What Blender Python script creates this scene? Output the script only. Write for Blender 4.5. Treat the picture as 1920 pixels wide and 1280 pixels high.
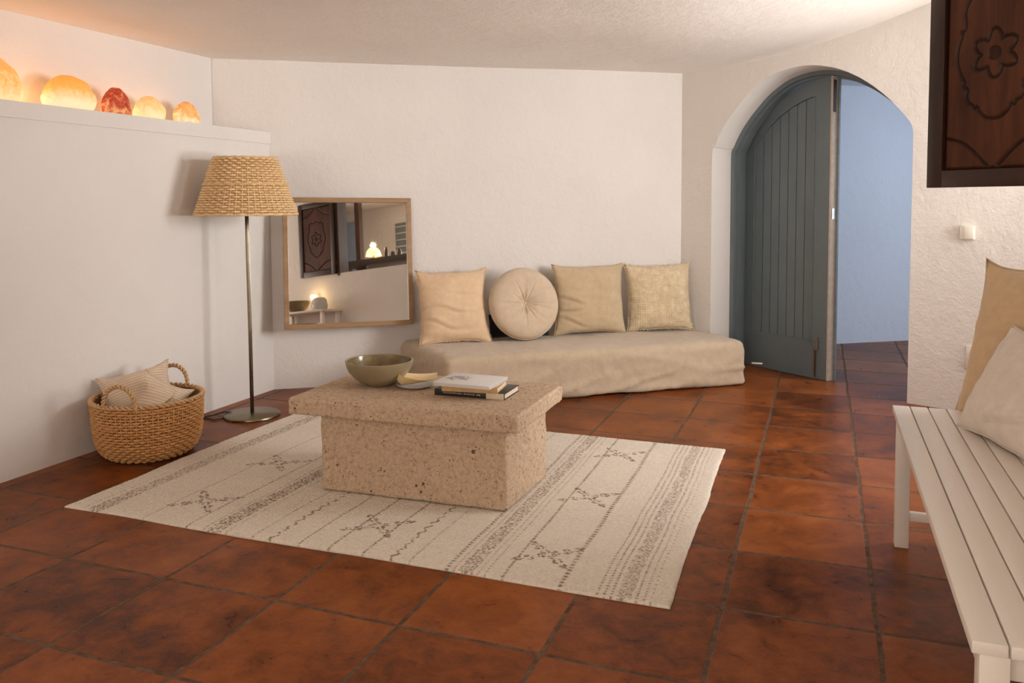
import bpy, bmesh, math, random
import numpy as np
from mathutils import Vector, Matrix, noise

for o in list(bpy.data.objects):
    bpy.data.objects.remove(o)
SC = bpy.context.scene
COL = SC.collection
PI = math.pi
rnd = random.Random(7)

# ------------------------------------------------------------------ camera
def make_camera():
    yaw, pitch, roll = 0.3618, 0.0581, -0.0042
    cy, sy = math.cos(yaw), math.sin(yaw)
    fw = Vector((-sy*math.cos(pitch), cy*math.cos(pitch), -math.sin(pitch)))
    r0 = Vector((cy, sy, 0)); u0 = r0.cross(fw)
    ri = r0*math.cos(roll) + u0*math.sin(roll)
    up = -r0*math.sin(roll) + u0*math.cos(roll)
    cd = bpy.data.cameras.new('camera'); co = bpy.data.objects.new('camera', cd); COL.objects.link(co)
    m = Matrix((ri, up, -fw)).transposed().to_4x4()
    m.translation = (0, 0, 1.2)
    co.matrix_world = m
    cd.sensor_width = 36; cd.lens = 36*1543.8/1920
    cd.shift_y = -(640-468.7)/1920
    cd.clip_start = 0.02
    SC.camera = co
make_camera()

# ------------------------------------------------------------------ world, light, exposure
w = bpy.data.worlds.new('world'); SC.world = w; w.use_nodes = True
w.node_tree.nodes['Background'].inputs[0].default_value = (0.75, 0.85, 1.0, 1)
w.node_tree.nodes['Background'].inputs[1].default_value = 0.6
SC.view_settings.view_transform = 'Standard'
SC.view_settings.look = 'None'
SC.view_settings.gamma = 1
SC.view_settings.exposure = -0.20

def area(name, loc, target, sx, sy, power, col):
    l = bpy.data.lights.new(name, 'AREA'); l.shape = 'RECTANGLE'; l.size = sx; l.size_y = sy
    l.energy = power; l.color = col
    o = bpy.data.objects.new(name, l); COL.objects.link(o)
    o.location = loc
    o.rotation_euler = (Vector(target)-Vector(loc)).to_track_quat('-Z', 'Y').to_euler()
    return o
# daylight from hall, alcove and kitchen, plus unseen fill lights added among them
area('hall_daylight', (2.25, 6.2, 1.45), (0.2, 6.6, 1.2), 1.5, 1.3, 25, (0.66, 0.81, 1.0))
area('alcove_daylight', (2.02, 3.98, 1.5), (-1.0, 3.90, 1.1), 1.05, 1.1, 41, (1.0, 0.97, 0.95)).data.spread = math.radians(115)   # a deep window reveal
area('alcove_ceiling_fill', (2.02, 3.98, 1.02), (-0.4, 3.75, 2.5), 1.05, 0.25, 24, (1.0, 0.96, 0.92)).data.spread = math.radians(120)  # unseen fill aimed upward, added to brighten the ceiling
area('rear_warm_fill', (-1.0, -2.62, 1.45), (-0.9, 3.5, 1.7), 3.2, 1.2, 15, (1.0, 0.68, 0.38))  # added warm fill behind the camera, tints the room-facing fronts
area('rear_ceiling_fill', (-1.0, -2.55, 0.95), (-0.8, -0.6, 3.4), 3.2, 0.6, 108, (1.0, 0.93, 0.86)).data.spread = math.radians(140)  # added uplight out of view, lifts the dim ceiling
area('kitchen_daylight', (3.05, 1.9, 1.5), (1.0, 2.1, 1.5), 0.8, 1.0, 66, (1.0, 0.96, 0.93))

# ------------------------------------------------------------------ helpers
def link(o, parent=None):
    COL.objects.link(o)
    if parent: o.parent = parent
    return o

def mesh(name, verts, faces, mat=None, parent=None, smooth=False, kind=None):
    me = bpy.data.meshes.new(name)
    me.from_pydata([tuple(v) for v in verts], [], faces)
    me.validate(); me.update()
    o = bpy.data.objects.new(name, me)
    if mat: me.materials.append(mat)
    if smooth:
        me.polygons.foreach_set('use_smooth', [True]*len(me.polygons))
    link(o, parent)
    if kind: o['kind'] = kind
    return o

def bm_obj(name, bm, mat=None, parent=None, smooth=False, kind=None):
    me = bpy.data.meshes.new(name); bm.normal_update(); bm.to_mesh(me); bm.free()
    o = bpy.data.objects.new(name, me)
    if mat: me.materials.append(mat)
    if smooth: me.polygons.foreach_set('use_smooth', [True]*len(me.polygons))
    link(o, parent)
    if kind: o['kind'] = kind
    return o

def auto_smooth(o, ang=0.6):
    me = o.data
    me.polygons.foreach_set('use_smooth', [True]*len(me.polygons))
    bm = bmesh.new(); bm.from_mesh(me)
    for e in bm.edges:
        if len(e.link_faces) == 2 and e.calc_face_angle(0) > ang: e.smooth = False
    bm.to_mesh(me); bm.free()

def thing(name, label, cat, loc=(0, 0, 0), rz=0, group=None):
    o = bpy.data.objects.new(name, None); link(o)
    o.empty_display_size = 0.1
    o.location = loc; o.rotation_euler = (0, 0, rz)
    o['label'] = label; o['category'] = cat
    if group: o['group'] = group
    return o

def tag(o, label, cat, group=None):
    o['label'] = label; o['category'] = cat
    if group: o['group'] = group
    return o

def add_box(bm, lo, hi, bevel=0, seg=2, M=None):
    r = bmesh.ops.create_cube(bm, size=1)
    vs = r['verts']
    for v in vs:
        v.co = Vector([lo[i]+(hi[i]-lo[i])*(v.co[i]+.5) for i in range(3)])
    if bevel:
        es = list({e for v in vs for e in v.link_edges})
        b = bmesh.ops.bevel(bm, geom=es, offset=bevel, segments=seg, profile=.5, affect='EDGES')
        vs = list({v for f in b['faces'] for v in f.verts} | {v for v in vs if v.is_valid})
    if M is not None:
        seen = set(); st = [v for v in vs if v.is_valid]
        while st:
            v = st.pop()
            if v in seen: continue
            seen.add(v); st += [e.other_vert(v) for e in v.link_edges if e.other_vert(v) not in seen]
        for v in seen: v.co = M @ v.co
    return bm

def box(name, lo, hi, mat, parent=None, bevel=0, M=None, kind=None):
    bm = bmesh.new(); add_box(bm, lo, hi, bevel, 2, M)
    o = bm_obj(name, bm, mat, parent, kind=kind)
    if bevel: auto_smooth(o)
    return o

def prism(name, poly, z0, z1, mat, parent=None, kind=None):
    n = len(poly)
    vs = [(p[0], p[1], z0) for p in poly]+[(p[0], p[1], z1) for p in poly]
    fs = [tuple(range(n))[::-1], tuple(range(n, 2*n))]+[(i, (i+1) % n, n+(i+1) % n, n+i) for i in range(n)]
    o = mesh(name, vs, fs, mat, parent, kind=kind)
    bm = bmesh.new(); bm.from_mesh(o.data); bmesh.ops.recalc_face_normals(bm, faces=bm.faces); bm.to_mesh(o.data); bm.free()
    return o

def tube_data(pts, rad, nseg=8, closed=False, caps=True):
    """list of points -> verts, faces of a round tube; rad is a number or a list"""
    pts = [Vector(p) for p in pts]; n = len(pts)
    rads = rad if isinstance(rad, (list, tuple)) else [rad]*n
    vs, fs = [], []
    prev = None
    for i, p in enumerate(pts):
        if closed: t = pts[(i+1) % n]-pts[i-1]
        else: t = pts[min(i+1, n-1)]-pts[max(i-1, 0)]
        t.normalize()
        if prev is None:
            a = Vector((0, 0, 1)) if abs(t.z) < .9 else Vector((1, 0, 0))
            nrm = (a-t*a.dot(t)).normalized()
        else:
            nrm = (prev-t*prev.dot(t)).normalized()
        prev = nrm; b = t.cross(nrm)
        for k in range(nseg):
            an = 2*PI*k/nseg
            vs.append(p+(nrm*math.cos(an)+b*math.sin(an))*rads[i])
    m = n if closed else n-1
    for i in range(m):
        j = (i+1) % n
        for k in range(nseg):
            fs.append((i*nseg+k, i*nseg+(k+1) % nseg, j*nseg+(k+1) % nseg, j*nseg+k))
    if caps and not closed:
        fs.append(tuple(range(nseg))[::-1]); fs.append(tuple(range((n-1)*nseg, n*nseg)))
    return vs, fs

class MB:
    def __init__(s): s.v = []; s.f = []
    def add(s, d):
        k = len(s.v); s.v += list(d[0]); s.f += [tuple(i+k for i in f) for f in d[1]]; return s
    def build(s, name, mat, parent=None, smooth=True): return mesh(name, s.v, s.f, mat, parent, smooth)

def tube(name, pts, rad, mat, parent=None, nseg=8, closed=False):
    return mesh(name, *tube_data(pts, rad, nseg, closed), mat, parent, True)

def lathe_data(prof, n=48, closed_prof=False):
    vs, fs = [], []
    m = len(prof)
    for (r, z) in prof:
        for k in range(n):
            a = 2*PI*k/n; vs.append((r*math.cos(a), r*math.sin(a), z))
    for i in range(m-1 if not closed_prof else m):
        j = (i+1) % m
        for k in range(n):
            fs.append((i*n+k, i*n+(k+1) % n, j*n+(k+1) % n, j*n+k))
    return vs, fs

def lathe(name, prof, mat, parent=None, n=48, smooth=True):
    vs, fs = lathe_data(prof, n)
    o = mesh(name, vs, fs, mat, parent, smooth)
    bm = bmesh.new(); bm.from_mesh(o.data)
    bmesh.ops.remove_doubles(bm, verts=bm.verts, dist=1e-5)
    bmesh.ops.recalc_face_normals(bm, faces=bm.faces)
    bm.to_mesh(o.data); bm.free()
    auto_smooth(o, 0.9)
    return o

def rope(path, r, strands=3, twist=14, closed=False, res=5):
    """twisted rope along path"""
    P = [Vector(p) for p in path]
    L = [0]
    for i in range(1, len(P)): L.append(L[-1]+(P[i]-P[i-1]).length)
    if closed: tot = L[-1]+(P[0]-P[-1]).length
    else: tot = L[-1]
    mb = MB()
    n = len(P)
    T = []
    for i in range(n):
        if closed: t = P[(i+1) % n]-P[i-1]
        else: t = P[min(i+1, n-1)]-P[max(i-1, 0)]
        T.append(t.normalized())
    a = Vector((0, 0, 1)) if abs(T[0].z) < .9 else Vector((1, 0, 0))
    N = []; prev = (a-T[0]*a.dot(T[0])).normalized()
    for i in range(n):
        prev = (prev-T[i]*prev.dot(T[i])).normalized(); N.append(prev)
    for s in range(strands):
        pts = []
        for i in range(n):
            an = 2*PI*s/strands + 2*PI*round(twist)*L[i]/tot
            b = T[i].cross(N[i])
            pts.append(P[i]+(N[i]*math.cos(an)+b*math.sin(an))*r*.52)
        mb.add(tube_data(pts, r*.50, res, closed))
    return mb.v, mb.f

# ------------------------------------------------------------------ materials
class NT:
    def __init__(s, name):
        s.m = bpy.data.materials.new(name); s.m.use_nodes = True
        s.t = s.m.node_tree; s.b = s.t.nodes['Principled BSDF']
    def n(s, typ, **kw):
        x = s.t.nodes.new(typ)
        for k, v in kw.items():
            if k.startswith('i_'): x.inputs[k[2:].replace('_', ' ')].default_value = v
            elif k.startswith('n_'): x.inputs[int(k[2:])].default_value = v
            else: setattr(x, k, v)
        return x
    def l(s, a, b): s.t.links.new(a, b)
    def math(s, op, a, b=None, c=None, clamp=False):
        x = s.n('ShaderNodeMath', operation=op, use_clamp=clamp)
        for i, q in enumerate((a, b, c)):
            if q is None: continue
            if isinstance(q, (int, float)): x.inputs[i].default_value = q
            else: s.l(q, x.inputs[i])
        return x.outputs[0]
    def mix(s, f, a, b, mode='MIX'):
        x = s.n('ShaderNodeMix', data_type='RGBA', blend_type=mode)
        for i, q in ((0, f), (6, a), (7, b)):
            if isinstance(q, (int, float)): x.inputs[i].default_value = q
            elif isinstance(q, tuple): x.inputs[i].default_value = q if len(q) == 4 else q+(1,)
            else: s.l(q, x.inputs[i])
        return x.outputs[2]
    def obj(s): return s.n('ShaderNodeTexCoord').outputs['Object']
    def noise(s, vec, scale, detail=4, rough=.55, dist=0):
        x = s.n('ShaderNodeTexNoise'); x.inputs['Scale'].default_value = scale
        x.inputs['Detail'].default_value = detail; x.inputs['Roughness'].default_value = rough
        x.inputs['Distortion'].default_value = dist
        s.l(vec, x.inputs['Vector']); return x.outputs['Fac']
    def scale(s, vec, sc):
        x = s.n('ShaderNodeMapping'); x.inputs['Scale'].default_value = sc; s.l(vec, x.inputs[0]); return x.outputs[0]
    def ramp(s, f, stops):
        x = s.n('ShaderNodeValToRGB'); e = x.color_ramp.elements
        while len(e) < len(stops): e.new(.5)
        for k, (p, c) in zip(e, stops):
            k.position = p; k.color = c if len(c) == 4 else tuple(c)+(1,)
        s.l(f, x.inputs[0]); return x.outputs[0]
    def bump(s, h, strength=.3, dist=.01):
        x = s.n('ShaderNodeBump'); x.inputs['Strength'].default_value = strength; x.inputs['Distance'].default_value = dist
        s.l(h, x.inputs['Height']); s.l(x.outputs[0], s.b.inputs['Normal'])
    def base(s, c):
        if isinstance(c, tuple): s.b.inputs['Base Color'].default_value = c if len(c) == 4 else c+(1,)
        else: s.l(c, s.b.inputs['Base Color'])
    def rough(s, r):
        if isinstance(r, (int, float)): s.b.inputs['Roughness'].default_value = r
        else: s.l(r, s.b.inputs['Roughness'])

def simple(name, col, rough=.6, metal=0, var=.12, scale=30, bump=.1, bscale=None, bdist=.002):
    t = NT(name); v = t.obj()
    n = t.noise(v, scale)
    c0 = tuple(x*(1-var) for x in col); c1 = tuple(min(1, x*(1+var)) for x in col)
    t.base(t.ramp(n, [(.3, c0), (.7, c1)])); t.rough(rough); t.b.inputs['Metallic'].default_value = metal
    if bump: t.bump(t.noise(v, bscale or scale*3), bump, bdist)
    return t.m

def plaster(name, col, coarse=1.0):
    t = NT(name); v = t.obj()
    big = t.noise(v, 1.3, 3); mid = t.noise(v, 14, 5, .6); fine = t.noise(v, 70, 4, .6)
    c0 = tuple(x*.95 for x in col)
    t.base(t.ramp(big, [(.35, c0), (.65, col)])); t.rough(.92)
    t.b.inputs['Specular IOR Level'].default_value = .15
    h = t.math('ADD', t.math('MULTIPLY', mid, 1.6*coarse), t.math('MULTIPLY', fine, .5*coarse))
    h = t.math('ADD', h, t.math('MULTIPLY', big, 2.0))
    t.bump(h, .4, .010)
    return t.m

def fabric(name, col, weave=420, var=.08, bump=.35, stripes=None, wr=0.0):
    t = NT(name); v = t.obj()
    a = t.n('ShaderNodeTexWave', wave_type='BANDS', bands_direction='X'); a.inputs['Scale'].default_value = weave/6.28; a.inputs['Distortion'].default_value = 1.0
    b = t.n('ShaderNodeTexWave', wave_type='BANDS', bands_direction='Y'); b.inputs['Scale'].default_value = weave/6.28; b.inputs['Distortion'].default_value = 1.0
    t.l(v, a.inputs[0]); t.l(v, b.inputs[0])
    wv = t.math('ADD', a.outputs['Fac'], b.outputs['Fac'])
    n = t.noise(v, 22, 5, .65)
    c0 = tuple(x*(1-var) for x in col); c1 = tuple(min(1, x*(1+var)) for x in col)
    c = t.ramp(n, [(.3, c0), (.7, c1)])
    if stripes:
        sc, scol, wd = stripes
        x = t.n('ShaderNodeSeparateXYZ'); t.l(v, x.inputs[0])
        f = t.math('FRACT', t.math('MULTIPLY', x.outputs[1], sc))
        c = t.mix(t.math('LESS_THAN', f, wd), c, scol)
    t.base(c); t.rough(.95); t.b.inputs['Specular IOR Level'].default_value = .1
    t.b.inputs['Sheen Weight'].default_value = .25
    h = t.math('ADD', t.math('MULTIPLY', wv, .12), t.math('MULTIPLY', t.noise(v, 30, 4), .8))
    t.bump(h, bump, .006)
    return t.m

def wood(name, dark, light, rough=.45, axis='Z', scale=1.0, ring=9):
    t = NT(name); v = t.obj()
    sc = {'X': (.12, 1, 1), 'Y': (1, .12, 1), 'Z': (1, 1, .12)}[axis]
    vv = t.scale(v, sc)
    n = t.noise(vv, ring*scale, 6, .6, 1.5); f = t.noise(vv, 110*scale, 3)
    k = t.math('ADD', t.math('MULTIPLY', n, .75), t.math('MULTIPLY', f, .25))
    t.base(t.ramp(k, [(.3, dark), (.68, light)])); t.rough(rough)
    t.bump(k, .2, .002)
    return t.m

def wicker(name, c0, c1):
    t = NT(name); v = t.obj()
    n = t.noise(t.scale(v, (1, 1, 6)), 30, 4); f = t.noise(v, 160, 3)
    k = t.math('ADD', t.math('MULTIPLY', n, .6), t.math('MULTIPLY', f, .4))
    t.base(t.ramp(k, [(.3, c0), (.7, c1)])); t.rough(.6); t.bump(f, .3, .001)
    return t.m

def floor_mat():
    t = NT('terracotta_tiles')
    geo = t.n('ShaderNodeNewGeometry'); P = geo.outputs['Position']
    warp = t.n('ShaderNodeTexNoise'); warp.inputs['Scale'].default_value = 2.3; warp.inputs['Detail'].default_value = 3; t.l(P, warp.inputs['Vector'])
    wsub = t.n('ShaderNodeVectorMath', operation='SUBTRACT'); t.l(warp.outputs['Color'], wsub.inputs[0]); wsub.inputs[1].default_value = (.5, .5, .5)
    wsc = t.n('ShaderNodeVectorMath', operation='SCALE'); t.l(wsub.outputs[0], wsc.inputs[0]); wsc.inputs['Scale'].default_value = .022
    wad = t.n('ShaderNodeVectorMath', operation='ADD'); t.l(P, wad.inputs[0]); t.l(wsc.outputs[0], wad.inputs[1])
    x = t.n('ShaderNodeSeparateXYZ'); t.l(wad.outputs[0], x.inputs[0])
    S = .42366
    u = t.math('DIVIDE', t.math('SUBTRACT', x.outputs[0], .1605), S)
    w_ = t.math('DIVIDE', t.math('SUBTRACT', x.outputs[1], 2.0138), S)
    def edge(q):
        f = t.math('FRACT', q); return t.math('MINIMUM', f, t.math('SUBTRACT', 1.0, f))
    d = t.math('MULTIPLY', t.math('MINIMUM', edge(u), edge(w_)), S)          # metres to the nearest joint
    d = t.math('ADD', d, t.math('MULTIPLY', t.math('SUBTRACT', t.noise(P, 45, 3), .5), .008))
    mr = t.n('ShaderNodeMapRange', interpolation_type='SMOOTHSTEP'); t.l(d, mr.inputs[0])
    mr.inputs[1].default_value = .0035; mr.inputs[2].default_value = .0095
    tile = mr.outputs[0]
    cb = t.n('ShaderNodeCombineXYZ'); t.l(t.math('FLOOR', u), cb.inputs[0]); t.l(t.math('FLOOR', w_), cb.inputs[1])
    wn = t.n('ShaderNodeTexWhiteNoise', noise_dimensions='2D'); t.l(cb.outputs[0], wn.inputs['Vector'])
    big = t.noise(P, 3.2, 6, .62, .4); mot = t.noise(P, 13, 6, .65, .6); fine = t.noise(P, 90, 4, .6)
    k = t.math('ADD', t.math('MULTIPLY', big, .45), t.math('MULTIPLY', mot, .38))
    k = t.math('ADD', k, t.math('MULTIPLY', fine, .12))
    k = t.math('ADD', k, t.math('MULTIPLY', t.math('SUBTRACT', wn.outputs['Value'], .5), .16))
    col = t.ramp(k, [(.34, (.080, .021, .006)), (.47, (.215, .058, .012)), (.60, (.33, .098, .022)), (.78, (.44, .155, .045))])
    grout = t.ramp(t.noise(P, 30, 4), [(.35, (.085, .050, .032)), (.7, (.19, .125, .085))])
    t.base(t.mix(tile, grout, col))
    rg = t.math('ADD', t.math('MULTIPLY', mot, .30), .17)
    t.rough(t.math('ADD', t.math('MULTIPLY', t.math('SUBTRACT', 1.0, tile), .4), rg))
    t.b.inputs['Specular IOR Level'].default_value = .11
    h = t.math('ADD', t.math('MULTIPLY', tile, .5), t.math('ADD', t.math('MULTIPLY', big, .8), t.math('ADD', t.math('MULTIPLY', mot, .22), t.math('MULTIPLY', fine, .05))))
    t.bump(h, .35, .008)
    return t.m

def stone_mat():
    t = NT('travertine'); v = t.obj()
    big = t.noise(v, 5, 5, .6); mid = t.noise(v, 62, 6, .7)
    c = t.ramp(mid, [(.30, (.36, .24, .145)), (.45, (.52, .38, .26)), (.60, (.62, .475, .34)), (.76, (.73, .60, .46))])
    c = t.mix(t.math('MULTIPLY', big, .55), c, (.55, .40, .27))
    vo = t.n('ShaderNodeTexVoronoi', feature='F1'); vo.inputs['Scale'].default_value = 95; vo.inputs['Randomness'].default_value = 1; t.l(v, vo.inputs['Vector'])
    pm = t.noise(v, 24, 3)
    thr = t.math('MULTIPLY', t.math('SUBTRACT', pm, .44), 1.35)
    pit = t.math('LESS_THAN', vo.outputs['Distance'], thr)
    vo2 = t.n('ShaderNodeTexVoronoi', feature='F1'); vo2.inputs['Scale'].default_value = 230; t.l(v, vo2.inputs['Vector'])
    pit2 = t.math('LESS_THAN', vo2.outputs['Distance'], t.math('MULTIPLY', t.math('SUBTRACT', t.noise(v, 60, 2), .36), 1.4))
    vo3 = t.n('ShaderNodeTexVoronoi', feature='F1'); vo3.inputs['Scale'].default_value = 34; t.l(v, vo3.inputs['Vector'])
    pit3 = t.math('LESS_THAN', vo3.outputs['Distance'], t.math('MULTIPLY', t.math('SUBTRACT', t.noise(v, 13, 3), .55), 1.6))
    pit = t.math('MAXIMUM', pit, pit3)
    pp = t.math('MAXIMUM', pit, t.math('MULTIPLY', pit2, .7))
    t.base(t.mix(t.math('MULTIPLY', pp, .88), c, (.10, .055, .032)))
    t.rough(.85); t.b.inputs['Specular IOR Level'].default_value = .2
    h = t.math('SUBTRACT', t.math('MULTIPLY', mid, .8), t.math('MULTIPLY', pp, 1.0))
    t.bump(h, .6, .006)
    return t.m

M_floor = floor_mat()
M_wall = plaster('white_plaster', (.775, .737, .70))
M_wall_rough = plaster('rough_white_plaster', (.785, .737, .688), 1.35)
M_ceil = plaster('ceiling_plaster', (.92, .865, .805), 1.1)
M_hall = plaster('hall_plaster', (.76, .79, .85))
M_stone = stone_mat()
M_sofa = fabric('beige_linen', (.54, .425, .305), bump=.5)
M_pal = fabric('peach_linen', (.71, .515, .335))
M_rnd = fabric('sand_linen', (.60, .475, .345))
M_tan = fabric('tan_linen', (.55, .42, .27))
M_nub = fabric('straw_boucle', (.66, .53, .35), weave=120, bump=1.0, var=.2)
M_cream = fabric('cream_cotton', (.74, .64, .54))
M_camel = fabric('camel_linen', (.62, .44, .265))
M_strip = fabric('striped_cotton', (.72, .575, .435), stripes=(70, (.52, .385, .27), .24))
M_black = fabric('black_filler', (.012, .011, .012))
M_bench = wood('white_painted_wood', (.80, .735, .645), (.87, .81, .725), .4, 'Y', 1, 5)
M_oak = wood('oak', (.26, .145, .065), (.42, .26, .13), .4, 'X')
M_dark = wood('dark_walnut', (.014, .0045, .0025), (.045, .015, .007), .45, 'Z')
M_brass = simple('aged_brass', (.25, .205, .14), .32, 1, .1)
M_shade = wicker('natural_rattan', (.62, .38, .165), (.90, .66, .37))
M_gap_shade = wicker('brown_gap_shade', (.16, .085, .035), (.24, .13, .055))  # dark brown so the shade between woven strands is in the colour
M_bask = wicker('seagrass', (.46, .205, .062), (.78, .44, .17))
M_rim = wicker('twisted_seagrass', (.46, .27, .12), (.70, .45, .22))
M_door = simple('grey_blue_paint', (.140, .172, .184), .42, 0, .05, 8, .05)
M_edge = simple('cream_door_edge', (.55, .46, .36), .5)
M_metal = simple('worn_steel', (.45, .42, .38), .3, 1)
M_rust = simple('rusty_iron', (.16, .075, .035), .6, .6)
M_olive = simple('olive_glaze', (.255, .200, .115), .3, 0, .14, 12, .08)
M_olive_in = simple('mottled_green_glaze', (.17, .125, .055), .16, 0, .45, 14, .08)
M_white = simple('white_glaze', (.62, .59, .55), .25, 0, .04)
M_plast = simple('white_plastic', (.80, .75, .66), .4, 0, .02)
M_page = simple('book_pages', (.70, .58, .43), .8, 0, .06, 60)
M_bblk = simple('black_cover', (.015, .014, .014), .45)
M_btan = simple('tan_cover', (.52, .33, .145), .6)
M_leaf = wood('pale_yellow_wood', (.62, .44, .20), (.80, .64, .38), .45, 'X')
M_cable = simple('black_cable', (.02, .015, .012), .5)
M_mirror = NT('mirror_glass').m
_b = M_mirror.node_tree.nodes['Principled BSDF']; _b.inputs['Metallic'].default_value = 1; _b.inputs['Roughness'].default_value = .015
_n = M_mirror.node_tree.nodes.new('ShaderNodeTexNoise'); _r = M_mirror.node_tree.nodes.new('ShaderNodeValToRGB')
_n.inputs['Scale'].default_value = 2
_r.color_ramp.elements[0].color = (.86, .86, .84, 1); _r.color_ramp.elements[1].color = (.9, .9, .88, 1)
M_mirror.node_tree.links.new(_n.outputs['Fac'], _r.inputs[0]); M_mirror.node_tree.links.new(_r.outputs[0], _b.inputs['Base Color'])

# ------------------------------------------------------------------ the setting
A22 = math.radians(-22)
AU = Vector((math.cos(A22), math.sin(A22), 0)); AN = Vector((-math.sin(A22), math.cos(A22), 0))   # along / into the arch wall
AC = Vector((-.95, 5.92, 0))
BU = Vector((.8333, .5528, 0)); BN = Vector((.5528, -.8333, 0))                                    # along the back wall / into the room
BC = Vector((-3.318, 4.361, 0))
def arch(s, d, z): return AC+AU*s+AN*d+Vector((0, 0, z))
def back(u, d, z): return BC+BU*u+BN*d+Vector((0, 0, z))

def grid_floor():
    o = mesh('floor', [(-3.9, -2.9, 0), (3.4, -2.9, 0), (3.4, 9.6, 0), (-3.9, 9.6, 0)], [(0, 1, 2, 3)], M_floor, kind='structure')
grid_floor()

def ceil_z(x, y):
    r = max(0, x+.95); return 2.1+min(.34, .10*r*r)
def ceiling():
    nx, ny = 90, 100; vs = []; fs = []
    for j in range(ny+1):
        for i in range(nx+1):
            x = -3.8+7.0*i/nx; y = -2.8+8.95*j/ny
            z = ceil_z(x, y)+.012*noise.noise(Vector((x*.9, y*.9, 3)))
            if x < -3.3 and y < 4.4: z = ceil_z(x, y)
            vs.append((x, y, z))
    for j in range(ny):
        for i in range(nx):
            a = j*(nx+1)+i; fs.append((a, a+nx+1, a+nx+2, a+1))
    mesh('ceiling', vs, fs, M_ceil, None, True, 'structure')
ceiling()

prism('wall_left', [(-3.3, -2.8), (-3.3, 4.375), (-3.85, 4.02), (-3.85, -2.8)], 0, 1.575, M_wall, kind='structure')
prism('trim_1', [(-3.290, -2.8), (-3.290, 4.375), (-3.85, 4.02), (-3.85, -2.8)], 1.575, 1.648, M_wall, kind='structure')     # shelf ledge
prism('wall_left_upper', [(-3.576, -2.8), (-3.576, 4.18), (-3.85, 4.0), (-3.85, -2.8)], 1.648, 2.4, M_wall, kind='structure')
prism('wall_back', [tuple(back(-.60, 0, 0))[:2], tuple(AC)[:2], tuple(AC-BN*.25-AU*.02)[:2], tuple(back(-.60, -.25, 0))[:2]], 0, 2.5, M_wall, kind='structure')

ARCH = [(.240, 0), (.240, 1.0), (.240, 1.50), (.262, 1.585), (.323, 1.70), (.390, 1.79), (.462, 1.87), (.525, 1.93), (.595, 1.98), (.660, 2.015), (.725, 2.037), (.81, 2.052),
        (.904, 2.055), (1.006, 2.040), (1.11, 2.008), (1.207, 1.958), (1.265, 1.920), (1.321, 1.877), (1.385, 1.82), (1.446, 1.755), (1.50, 1.69), (1.537, 1.625), (1.543, 1.5), (1.543, 1.0), (1.543, 0)]
def smooth_arch(P, n=4):
    out = [P[0], P[1]]
    for i in range(1, len(P)-2):
        if i < 2 or i > len(P)-4: out.append(P[i+1]); continue
        for k in range(1, n+1):
            t = k/n; a, b, c, d = P[i-1], P[i], P[i+1], P[i+2]
            out.append(tuple(.5*(2*b[j]+(c[j]-a[j])*t+(2*a[j]-5*b[j]+4*c[j]-d[j])*t*t+(3*b[j]-a[j]-3*c[j]+d[j])*t**3) for j in (0, 1)))
    return out+[P[-1]]
ARCH = smooth_arch(ARCH)
def arch_wall():
    TH = .46; TOP = 2.6; vs = []; fs = []
    def q(pts):
        k = len(vs); vs.extend([arch(*p) for p in pts]); fs.append(tuple(range(k, k+len(pts))))
    S0, S1 = -.25, 3.15
    for d, fl in ((0, 0), (TH, 1)):
        Q = []
        Q.append([(S0, d, 0), (.24, d, 0), (.24, d, TOP), (S0, d, TOP)])
        Q.append([(1.543, d, 0), (S1, d, 0), (S1, d, TOP), (1.543, d, TOP)])
        for (a, za), (b, zb) in zip(ARCH, ARCH[1:]):
            if b-a > 1e-6: Q.append([(a, d, za), (b, d, zb), (b, d, TOP), (a, d, TOP)])
        for p in Q: q(p if not fl else p[::-1])
    for (a, za), (b, zb) in zip(ARCH, ARCH[1:]):
        q([(a, 0, za), (a, TH, za), (b, TH, zb), (b, 0, zb)])
    q([(S1, 0, 0), (S1, TH, 0), (S1, TH, TOP), (S1, 0, TOP)])
    q([(S0, 0, TOP), (S1, 0, TOP), (S1, TH, TOP), (S0, TH, TOP)])
    o = mesh('wall_arch', vs, fs, M_wall_rough, kind='structure')
    bm = bmesh.new(); bm.from_mesh(o.data)
    bmesh.ops.remove_doubles(bm, verts=bm.verts, dist=1e-4)
    bmesh.ops.recalc_face_normals(bm, faces=bm.faces)
    bm.to_mesh(o.data); bm.free()
arch_wall()

# hall beyond the arch
HU = Vector((.832, .555, 0)); HC = Vector((.07, 7.35, 0)); HNn = Vector((.555, -.832, 0))
def hall(u, d): p = HC+HU*u+HNn*d; return (p.x, p.y)
prism('wall_hall', [hall(-2.2, 0), hall(3.2, 0), hall(3.2, -.2), hall(-2.2, -.2)], 0, 2.5, M_hall, kind='structure')
prism('ceiling_hall', [tuple(arch(-.6, .44, 0))[:2], tuple(arch(3.2, .44, 0))[:2], (3.0, 9.4), hall(-2.2, 0)], 2.15, 2.25, M_hall, kind='structure')
prism('wall_hall_left', [(-1.9, 5.7), (-1.7, 5.7), (-1.7, 6.6), (-1.9, 6.6)], 0, 2.5, M_hall, kind='structure')

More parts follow.
